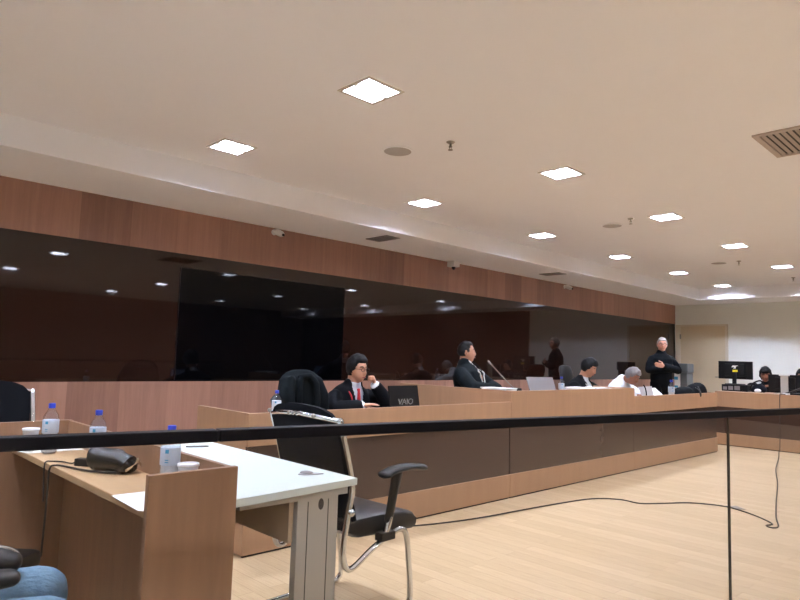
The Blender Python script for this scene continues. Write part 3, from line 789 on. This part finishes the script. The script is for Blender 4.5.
# bag on the lap
t = thing('lap_bag', 'small black bag with a white cord on the lap of the person in jeans', 'bag', (.415, 2.03, .622))
bm = N(); loft(bm, [(-.11, .01, .0), (-.02, .0, .012), (.085, -.01, -.012)], [(.085, .035), (.09, .045), (.075, .03)], (0, 1, 0), 16); mk('bag_body', bm, 'black', t, True)
bm = N(); loft(bm, smooth_path([(-.08, -.05, .042), (.0, -.06, .050), (.065, -.05, .034), (.105, -.02, .0), (.09, -.045, -.02), (.03, -.085, .0), (-.05, -.09, .01)], 5), .0028, seg=6); mk('white_cord', bm, 'cord_white', t, True)

# ------------------------------------------------------------------ gown over an empty chair
office_chair('black office chair hidden under the draped black gown', 2.87, 3.76, DN, .46, .92)
t = thing('draped_gown', 'black gown draped over the chair back beside the man in the red tie', 'gown', (2.89, 4.05, 0))
bm = N()
loft(bm, [(0, 0, .62), (0, 0, .80), (0, -.005, .93), (0, -.005, 1.0), (0, 0, 1.035)], [(.20, .06), (.205, .07), (.20, .075), (.19, .075), (.16, .05)], (1, 0, 0), 24)
for s in (-1, 1): loft(bm, [(s*.14, -.03, .99), (s*.185, -.05, .88), (s*.195, -.05, .70)], [.045, .05, .05], seg=14)
loft(bm, [(-.13, -.075, 1.01), (-.14, -.095, .88), (-.13, -.095, .66)], [.03, .026, .03], seg=12)
loft(bm, [(-.04, -.08, 1.03), (.02, -.095, 1.035), (.075, -.10, .98), (.09, -.105, .86), (.085, -.10, .66)], [.022, .026, .03, .03, .032], seg=12)
loft(bm, [(-.05, -.08, 1.01), (-.065, -.10, .9), (-.06, -.1, .66)], [.018, .018, .02], seg=12)
mk_mesh('gown_cloth', fused(bm, .009), 'robe', t)
bm = N(); loft(bm, smooth_path([(-.06, -.07, 1.02), (.0, -.06, 1.045), (.06, -.07, 1.025)], 4), [(.018, .006)]*9, (0, 0, 1), 10); mk('collar', bm, 'suit', t, True)
# ------------------------------------------------------------------ bottles, cups, papers
def bottle(x, y, z, k, label):
    t = thing('water_bottle', label, 'bottle', (x, y, z), 0, 'plastic water bottles')
    q = lambda p: [(r*k, h*k) for r, h in p]
    bm = N(); lathe(bm, (0, 0, 0), q([(.026, 0), (.031, .005), (.031, .05), (.0295, .055), (.031, .06), (.031, .145), (.028, .160), (.014, .183), (.0125, .195)]), 24); mk('bottle_body', bm, 'pet', t, True)
    bm = N(); lathe(bm, (0, 0, 0), q([(.024, .003), (.029, .007), (.029, .05), (.0275, .055), (.029, .06), (.029, .128)]), 24); mk('water', bm, 'water', t, True)
    bm = N(); lathe(bm, (0, 0, 0), q([(.0318, .085), (.0322, .086), (.0322, .140), (.0318, .141)]), 24); lb = mk('bottle_label', bm, 'label', t, True)
    bm = N()
    for a0 in (3.75,):
        pts = [Vector((.0326*k*cos(a0+i*.09), .0326*k*sin(a0+i*.09), 0)) for i in range(5)]
        for z0, z1 in ((.124, .136), (.094, .097), (.101, .104)):
            for p, w in zip(pts, pts[1:]):
                f = [bm.verts.new((v.x, v.y, h*k)) for v, h in ((p, z0), (w, z0), (w, z1), (p, z1))]; bm.faces.new(f)
    mk('label_print', bm, 'blue_label', lb)
    bm = N(); lathe(bm, (0, 0, 0), q([(.0132, .190), (.0138, .191), (.0138, .209), (.0125, .211)]), 20); mk('cap', bm, 'blue_cap', t, True)
bottle(.86, 3.02, .7425, 1.0, 'water bottle beside the white cup at the far end of the counter')
bottle(.945, 2.70, .7405, .98, 'water bottle standing behind the shiny black bag')
bottle(.945, 2.03, .7405, 1.0, 'water bottle beside the cup next to the counter end panel')
bottle(2.44, 3.68, .7415, .98, 'water bottle on the low bench beside the draped gown')
bottle(5.95, 3.62, .8355, 1.0, 'water bottle on the taller bench between laptop and papers')
bottle(8.42, 3.48, .7415, 1.28, 'water bottle on the bench in front of the standing man')
def cup(x, y, label):
    t = thing('plastic_cup', label, 'cup', (x, y, .7415), 0, 'white plastic cups')
    bm = N(); lathe(bm, (0, 0, 0), [(.020, 0), (.022, .002), (.032, .092), (.034, .094), (.034, .098), (.031, .098), (.030, .092), (.0205, .006), (.001, .005)], 24); mk('cup_body', bm, 'cup', t, True)
    bm = N(); lathe(bm, (0, 0, 0), [(.0322, .088), (.0345, .090), (.0345, .093), (.0322, .094)], 24); mk('cup_lip', bm, 'white_plastic', t, True)
cup(.812, 3.12, 'white plastic cup at the far end of the counter')
cup(.965, 1.94, 'white plastic cup next to the counter end panel')
def sheet(name, label, pts, z, th=.0008, m='paper', cat='paper', zs=None, group=None):
    bm = N(); n = len(pts); zz = zs or [z]*n
    lo = [bm.verts.new((p[0], p[1], h)) for p, h in zip(pts, zz)]; hi = [bm.verts.new((p[0], p[1], h+th)) for p, h in zip(pts, zz)]
    bm.faces.new(lo[::-1]); bm.faces.new(hi)
    for i in range(n): bm.faces.new((lo[i], lo[(i+1) % n], hi[(i+1) % n], hi[i]))
    c = Vector((sum(p[0] for p in pts)/n, sum(p[1] for p in pts)/n, min(zz)))
    bm.verts.ensure_lookup_table()
    for v in bm.verts: v.co -= c
    o = mk(name, bm, m, None, loc=c); tag(o, label, cat, group); return o
sheet('paper_sheet', 'white paper lying flat at the far end of the counter', [(.745, 3.235), (.79, 3.055), (1.015, 3.05), (1.0, 3.27)], .7405)
sheet('paper_sheet', 'white paper overhanging the counter edge beside the end panel', [(.775, 2.06), (.765, 1.83), (.80, 1.775), (1.01, 1.775), (.99, 2.06)], .7405, zs=[.7405, .7405, .7405, .7405, .7405])
t = thing('pen', 'grey pen lying on the white desk', 'pen', (1.463, 2.859, .7445), -.38)
bm = N(); loft(bm, [(-.05, 0, 0), (.04, 0, 0)], .0042, seg=10); mk('barrel', bm, 'silver', t, True)
bm = N(); loft(bm, [(.04, 0, 0), (.054, 0, 0)], [.0036, .001], seg=10); mk('tip', bm, 'black', t, True)
t = thing('folded_tag', 'small crumpled grey wrapper on the white desk corner', 'wrapper', (1.495, 2.0, .741), -.7)
bm = N(); extrude_poly(bm, [(-.045, -.018, 0), (-.015, -.026, 0), (.02, -.012, 0), (.05, .003, 0), (.015, .018, 0), (-.03, .022, 0)], (0, 0, .004)); mk('flap', bm, 'paper_grey', t)
bm = N(); ellipsoid(bm, (-.015, 0, .006), (.026, .018, .007)); mk('crumple', bm, 'silver', t, True)
# shiny black bag with a zip
t = thing('shiny_pouch', 'shiny black zipped pouch lying on the wooden counter', 'pouch', (.915, 2.455, .7405), -.99); t.scale = (.88, .95, 1)
bm = N(); prof = []
loft(bm, smooth_path([(-.085, 0, .040), (-.06, 0, .046), (0, 0, .043), (.065, 0, .036), (.09, 0, .028)], 4), [(.030, .036)]+[(.046, .044)]*5+[(.046, .043)]*5+[(.044, .037)]*5+[(.036, .029)], (0, 1, 0), 22)
for v in bm.verts:
    if v.co.z < .0005: v.co.z = .0005
    v.co.z += .003*sin(55*v.co.x+20*v.co.y)*max(0, min(1, v.co.z/.05))
mk('pouch_body', bm, 'bag', t, True)
bm = N(); loft(bm, smooth_path([(.100, -.034, .016), (.110, -.015, .028), (.112, .012, .040), (.104, .030, .048)], 4), .0048, seg=8); mk('zip', bm, 'zip', t, True)
bm = N(); loft(bm, [(.108, .02, .044), (.115, .03, .036), (.114, .038, .024)], [(.005, .0018)]*3, (0, 1, 0), 8); mk('zip_pull', bm, 'zip', t, True)
t = thing('power_adapter', 'small black plug adapter with trailing cable next to the shiny pouch', 'adapter', (.880, 2.635, .7405), -.9); t.scale = (.9, .9, .9)
one('adapter_body', 'black', (-.035, .035, -.02, .02, 0, .032), t, .005)
one('plug', 'white_plastic', (.036, .06, -.012, .012, .008, .03), t, .003)
bm = N(); loft(bm, [Matrix.Rotation(.9, 3, 'Z') @ (p-Vector((.880, 2.635, .7405)))/.9 for p in smooth_path([(.858, 2.665, .752), (.850, 2.69, .745), (.835, 2.75, .7445), (.805, 2.78, .7445), (.786, 2.775, .7455), (.7765, 2.765, .725), (.776, 2.745, .60)], 6)], .0032, seg=8); mk('adapter_cable', bm, 'cable', t, True)
o = None
bm = N(); pts = [(.915, 2.405, .746), (.885, 2.43, .7455), (.848, 2.50, .7455), (.82, 2.60, .7455), (.79, 2.675, .7455), (.7765, 2.70, .725), (.776, 2.70, .62), (.777, 2.72, .40)]
loft(bm, [Vector(p)-Vector((.9, 2.5, .74)) for p in smooth_path(pts, 6)], .0038, seg=8); o = mk('charging_cable', bm, 'cable', None, True, (.9, 2.5, .74)); tag(o, 'black cable from under the shiny pouch dropping over the counter edge', 'cable')

# ------------------------------------------------------------------ things on the benches
def laptop(x, y, z, rot, label, m, w, h, tilt, word=None, glow=None):
    t = thing('laptop', label, 'laptop', (x, y, z), rot)
    # lid back faces -y (the court), keyboard side +y
    one('keyboard_base', m, (-w/2, w/2, .0, h, 0, .018), t, .003)
    c, s = cos(tilt), sin(tilt)
    def lid(nm, m, a0, a1, z0, z1, y0, y1, parent):
        bm = N()
        for v in box(bm, a0, a1, y0, y1, z0, z1): v.co = Vector((v.co.x, v.co.y*c-v.co.z*s, .018+v.co.y*s+v.co.z*c))
        return mk(nm, bm, m, parent)
    ld = lid('lid', m, -w/2, w/2, 0, h, -.01, 0, t)
    lid('display', glow or 'screen_black', -w/2+.012, w/2-.012, .015, h-.012, 0, .0015, ld)
    if word:
        cu = bpy.data.curves.new('txt', 'FONT'); cu.body = word; cu.align_x = 'CENTER'; cu.size = h*.30; cu.extrude = .001; cu.shear = .25; cu.space_character = .95
        to = bpy.data.objects.new('txt', cu); COL.objects.link(to)
        me = bpy.data.meshes.new_from_object(to.evaluated_get(bpy.context.evaluated_depsgraph_get())); bpy.data.objects.remove(to)
        for v in me.vertices:
            p = Vector((v.co.x*1.25, -.0112-v.co.z, h*.30+v.co.y)); v.co = Vector((p.x, p.y*c-p.z*s, .018+p.y*s+p.z*c))
        me.materials.append(M['chrome']); lo = bpy.data.objects.new('logo_lettering', me); COL.objects.link(lo); lo.parent = ld
    return t
M['blue_screen'] = emit('blue_lit_display', (.10, .22, .52), .8)
laptop(3.60, 3.60, .7415, .06, 'open black laptop with silver lettering beside the man in the red tie', 'black', .345, .215, -.18, 'VAIO', 'blue_screen')
laptop(5.62, 3.62, .8355, -.35, 'open grey laptop on the taller bench beside the water bottle', 'silver', .33, .20, -.45, None, 'blue_screen')
# gooseneck microphone and papers of the gowned man
t = thing('gooseneck_microphone', 'thin gooseneck microphone in front of the gowned man', 'microphone', (4.96, 3.52, .8355))
one('microphone_base', 'black', (-.06, .06, -.05, .05, 0, .11), t, .015)
bm = N(); loft(bm, smooth_path([(-.01, 0, .105), (-.10, .05, .20), (-.19, .09, .29), (-.235, .11, .335)], 6), .0045, seg=8); mk('gooseneck', bm, 'steel', t, True)
bm = N(); loft(bm, [(-.232, .108, .330), (-.25, .117, .352)], .009, seg=10); mk('capsule', bm, 'silver', t, True)
def stack(label, x0, x1, y0, y1, z0, z1, rot=0, grp=None, cover='paper'):
    t = thing('document_stack', label, 'papers', ((x0+x1)/2, (y0+y1)/2, z0), rot, grp)
    a, b = (x1-x0)/2, (y1-y0)/2
    one('pages', 'paper', (-a, a, -b, b, 0, z1-z0-.006), t)
    one('cover_sheet', cover, (-a-.01, a+.005, -b-.006, b+.01, z1-z0-.006, z1-z0), t, .002)
stack('white documents lying before the gowned man', 4.72, 4.885, 3.44, 3.72, .8355, .945)
stack('low pile of white documents right of the taller bench bottle'.replace('right of', 'past'), 6.03, 6.32, 3.44, 3.66, .8355, .935)
stack('second low pile of documents on the taller bench', 6.36, 6.62, 3.43, 3.65, .8355, .93, 0, None, 'paper_grey')
sheet('open_booklet', 'open white booklet under the eyes of the young man reading', [(6.62, 3.50), (7.02, 3.46), (7.02, 3.7), (6.66, 3.74)], .84, .004, zs=[.905, .90, .915, .925])
sheet('tilted_document', 'grey document tilted up before the grey-haired man in white', [(7.60, 3.47), (7.89, 3.47), (7.94, 3.53), (7.55, 3.53)], .84, .003, 'paper_grey', zs=[.745, .745, .93, .925])
sheet('paper_sheet', 'white paper lying before the water bottle at the standing man', [(7.96, 3.44), (8.26, 3.44), (8.24, 3.62), (7.98, 3.62)], .8, .003, zs=[.7415, .7415, .90, .90])
t = thing('thin_microphone', 'thin black microphone before the grey-haired man in white', 'microphone', (7.55, 3.42, .7415))
bm = N(); lathe(bm, (0, 0, 0), [(.03, 0), (.03, .012), (.01, .02)], 16); mk('microphone_base', bm, 'black', t, True)
bm = N(); loft(bm, smooth_path([(0, 0, .015), (-.005, 0, .10), (-.03, .0, .17), (-.08, .0, .215)], 5), .007, seg=8); mk('gooseneck', bm, 'black', t, True)
t = thing('slumped_bag', 'black shoulder bag slumped on the bench end before the water dispenser', 'bag', (8.98, 3.46, .7415))
bm = N(); loft(bm, smooth_path([(-.46, 0, .07), (-.25, 0, .10), (-.12, 0, .10), (0, 0, .09), (.2, 0, .12), (.33, 0, .12), (.4, 0, .07)], 4), [(.06, .07)]+[(.085, .085)]*8+[(.08, .07)]*4+[(.09, .11)]*8+[(.085, .115)]*3+[(.06, .06)], (0, 1, 0), 18)
for v in bm.verts: v.co.z = max(v.co.z, .001)
mk('bag_body', bm, 'suit', t, True)
bm = N(); loft(bm, smooth_path([(-.02, -.08, .17), (.0, -.125, .13), (.01, -.138, .06), (.04, -.13, .10), (.08, -.08, .18)], 5), [(.016, .005)]*21, (1, 0, 0), 8); mk('strap', bm, 'black', t, True)
bm = N(); loft(bm, smooth_path([(.36, 0, .17), (.46, 0, .12), (.52, .02, .05), (.62, .02, .03)], 5), .012, seg=8); mk('handle', bm, 'silver', t, True)

# ------------------------------------------------------------------ computers on the return bench
def monitor(x, y, z, wd, h, label, neck, stickers=False):
    t = thing('computer_monitor', label, 'monitor', (x, y, z))
    zb = neck
    one('bezel', 'black', (-.012, .03, -wd/2, wd/2, zb, zb+h), t, .004)
    one('display', 'screen_black', (.03, .032, -wd/2+.012, wd/2-.012, zb+.014, zb+h-.012), t)
    bh = one('rear_housing', 'black', (-.035, -.012, -wd*.3, wd*.3, zb+h*.15, zb+h*.85), t, .01)
    m = 'black' if stickers else 'grey_metal'
    if stickers:
        one('yellow_sticker', 'yellow', (-.037, -.035, -.045, .03, zb+h*.40, zb+h*.52), bh)
        bm = N(); extrude_poly(bm, [(-.037, -.06, zb+h*.76), (-.037, .03, zb+h*.76), (-.037, .045, zb+h*.66), (-.037, .0, zb+h*.66), (-.037, .02, zb+h*.58), (-.037, -.02, zb+h*.60), (-.037, -.02, zb+h*.7)], (.002, 0, 0)); mk('white_mark', bm, 'white_plastic', bh)
        one('stand_neck', m, (-.06, -.036, -.03, .03, .01, zb+h*.35), t, .004)
    else:
        one('stand_neck', m, (-.07, -.036, -.05, .05, .01, zb+h*.97), t, .008)
        one('hinge_cover', 'white_plastic', (-.075, -.035, -.07, .07, zb+h*.93, zb+h*1.02), t, .006)
    one('stand_foot', m, (-.13, .10, -.12, .12, 0, .012), t, .004)
    return t
t = thing('desktop_computer', 'black desktop computer lying flat under the stickered monitor', 'computer', (10.98, 3.49, .8265))
one('case', 'black', (-.14, .2, -.19, .19, 0, .105), t, .004)
for y0, y1, z0, z1 in ((.02, .09, .02, .08), (-.08, .0, .02, .085), (.11, .17, .02, .07)): one('port_panel', 'silver', (-.143, -.139, y0, y1, z0, z1), t)
monitor(11.02, 3.53, .932, .505, .285, 'black monitor back with yellow sticker, on the flat desktop computer', .085, True)
monitor(10.9, 2.79, .8265, .46, .255, 'black monitor back with pale stand before the person in the cap', .035)
t = thing('black_handbag', 'black handbag on the return bench beside the desktop computer', 'bag', (10.88, 3.165, .8265))
bm = N(); loft(bm, [(0, -.08, .05), (0, -.04, .07), (0, .03, .06), (.0, .07, .035)], [(.05, .05), (.06, .075), (.06, .06), (.05, .035)], (1, 0, 0), 16)
for v in bm.verts: v.co.z = max(v.co.z, .001)
mk('bag_body', bm, 'bluish', t, True)
bm = N(); loft(bm, smooth_path([(-.04, .10, .04), (-.05, .06, .13), (-.05, -.01, .175), (-.04, -.06, .18), (-.03, -.10, .12)], 5), .012, seg=8); mk('strap', bm, 'black', t, True)
bm = N(); ellipsoid(bm, (-.075, -.02, .03), (.02, .05, .03)); mk('paper_tissue', bm, 'white_plastic', t, True)
t = thing('tabletop_microphone', 'black tabletop microphone on the return bench edge with cable', 'microphone', (10.66, 2.56, .8265))
one('microphone_base', 'black', (-.06, .08, -.09, .10, 0, .03), t, .008)
bm = N(); loft(bm, smooth_path([(0, .17, .02), (-.01, .1, .045), (-.02, .0, .085), (-.02, -.08, .125)], 4), [.01]*6+[.014]*7, seg=10); mk('microphone_arm', bm, 'cable', t, True)
one('cable_clip', 'white_plastic', (-.05, -.01, .11, .2, 0, .02), t, .004)
# long cable
bm = N(); pts = [(10.60, 2.72, .832), (10.56, 2.76, .832), (10.538, 2.775, .80), (10.535, 2.78, .4), (10.52, 2.785, .03), (10.45, 2.78, .006), (9.6, 2.56, .006), (8.62, 2.33, .006), (7.6, 2.04, .006), (6.66, 1.80, .006), (5.9, 1.60, .006), (5.55, 1.49, .006), (5.46, 1.51, .006), (5.50, 1.56, .006), (5.58, 1.54, .009), (5.75, 1.68, .006), (5.88, 1.86, .006), (5.93, 2.03, .006), (5.82, 2.25, .006), (5.58, 2.40, .006), (5.42, 2.52, .006), (5.42, 2.70, .006), (5.24, 2.87, .006), (4.84, 2.95, .006), (4.35, 3.01, .006), (3.9, 3.06, .006), (3.53, 3.14, .006), (3.3, 3.22, .006), (3.1, 3.31, .006)]
loft(bm, [Vector(p)-Vector((5.5, 2, 0)) for p in smooth_path(pts, 5)], .0055, (0, 0, 1), 8); o = mk('floor_cable', bm, 'cable', None, True, (5.5, 2, 0)); tag(o, 'long dark cable snaking over the pale floor and up the return bench', 'cable')
t = thing('floor_outlet', 'small metal floor outlet plate beside the snaking cable', 'outlet', (5.98, 1.93, 0), .9)
one('outlet_plate', 'steel', (-.06, .06, -.05, .05, 0, .004), t, .001)
one('outlet_flap', 'silver', (-.045, .045, -.03, .03, .004, .007), t, .001)
# water dispenser by the door
t = thing('water_dispenser', 'grey and white standing water dispenser beside the far door', 'water dispenser', (12.62, 4.99, 0))
one('tower', 'dispenser_grey', (-.14, .16, -.13, .0, 0, 1.07), t, .01)
one('head', 'dispenser_grey', (-.17, .16, -.15, .11, 1.07, 1.25), t, .02)
one('white_body', 'white_plastic', (-.12, .16, .0, .12, 0, 1.07), t, .01)
for z0, z1 in ((.93, .99), (.78, .82)): one('blue_print', 'blue_label', (-.122, -.119, .05, .12, z0, z1), t)
# ------------------------------------------------------------------ world and view
wd = bpy.data.worlds.new('world'); S.world = wd; wd.use_nodes = True
wd.node_tree.nodes['Background'].inputs[0].default_value = (.02, .02, .02, 1)
S.view_settings.view_transform = 'Standard'; S.view_settings.look = 'None'; S.view_settings.gamma = 1
S.view_settings.use_curve_mapping = False; S.view_settings.exposure = 0.1
S.cycles.max_bounces = 10; S.cycles.diffuse_bounces = 5; S.cycles.glossy_bounces = 5; S.cycles.transparent_max_bounces = 16
S.cycles.use_denoising = True
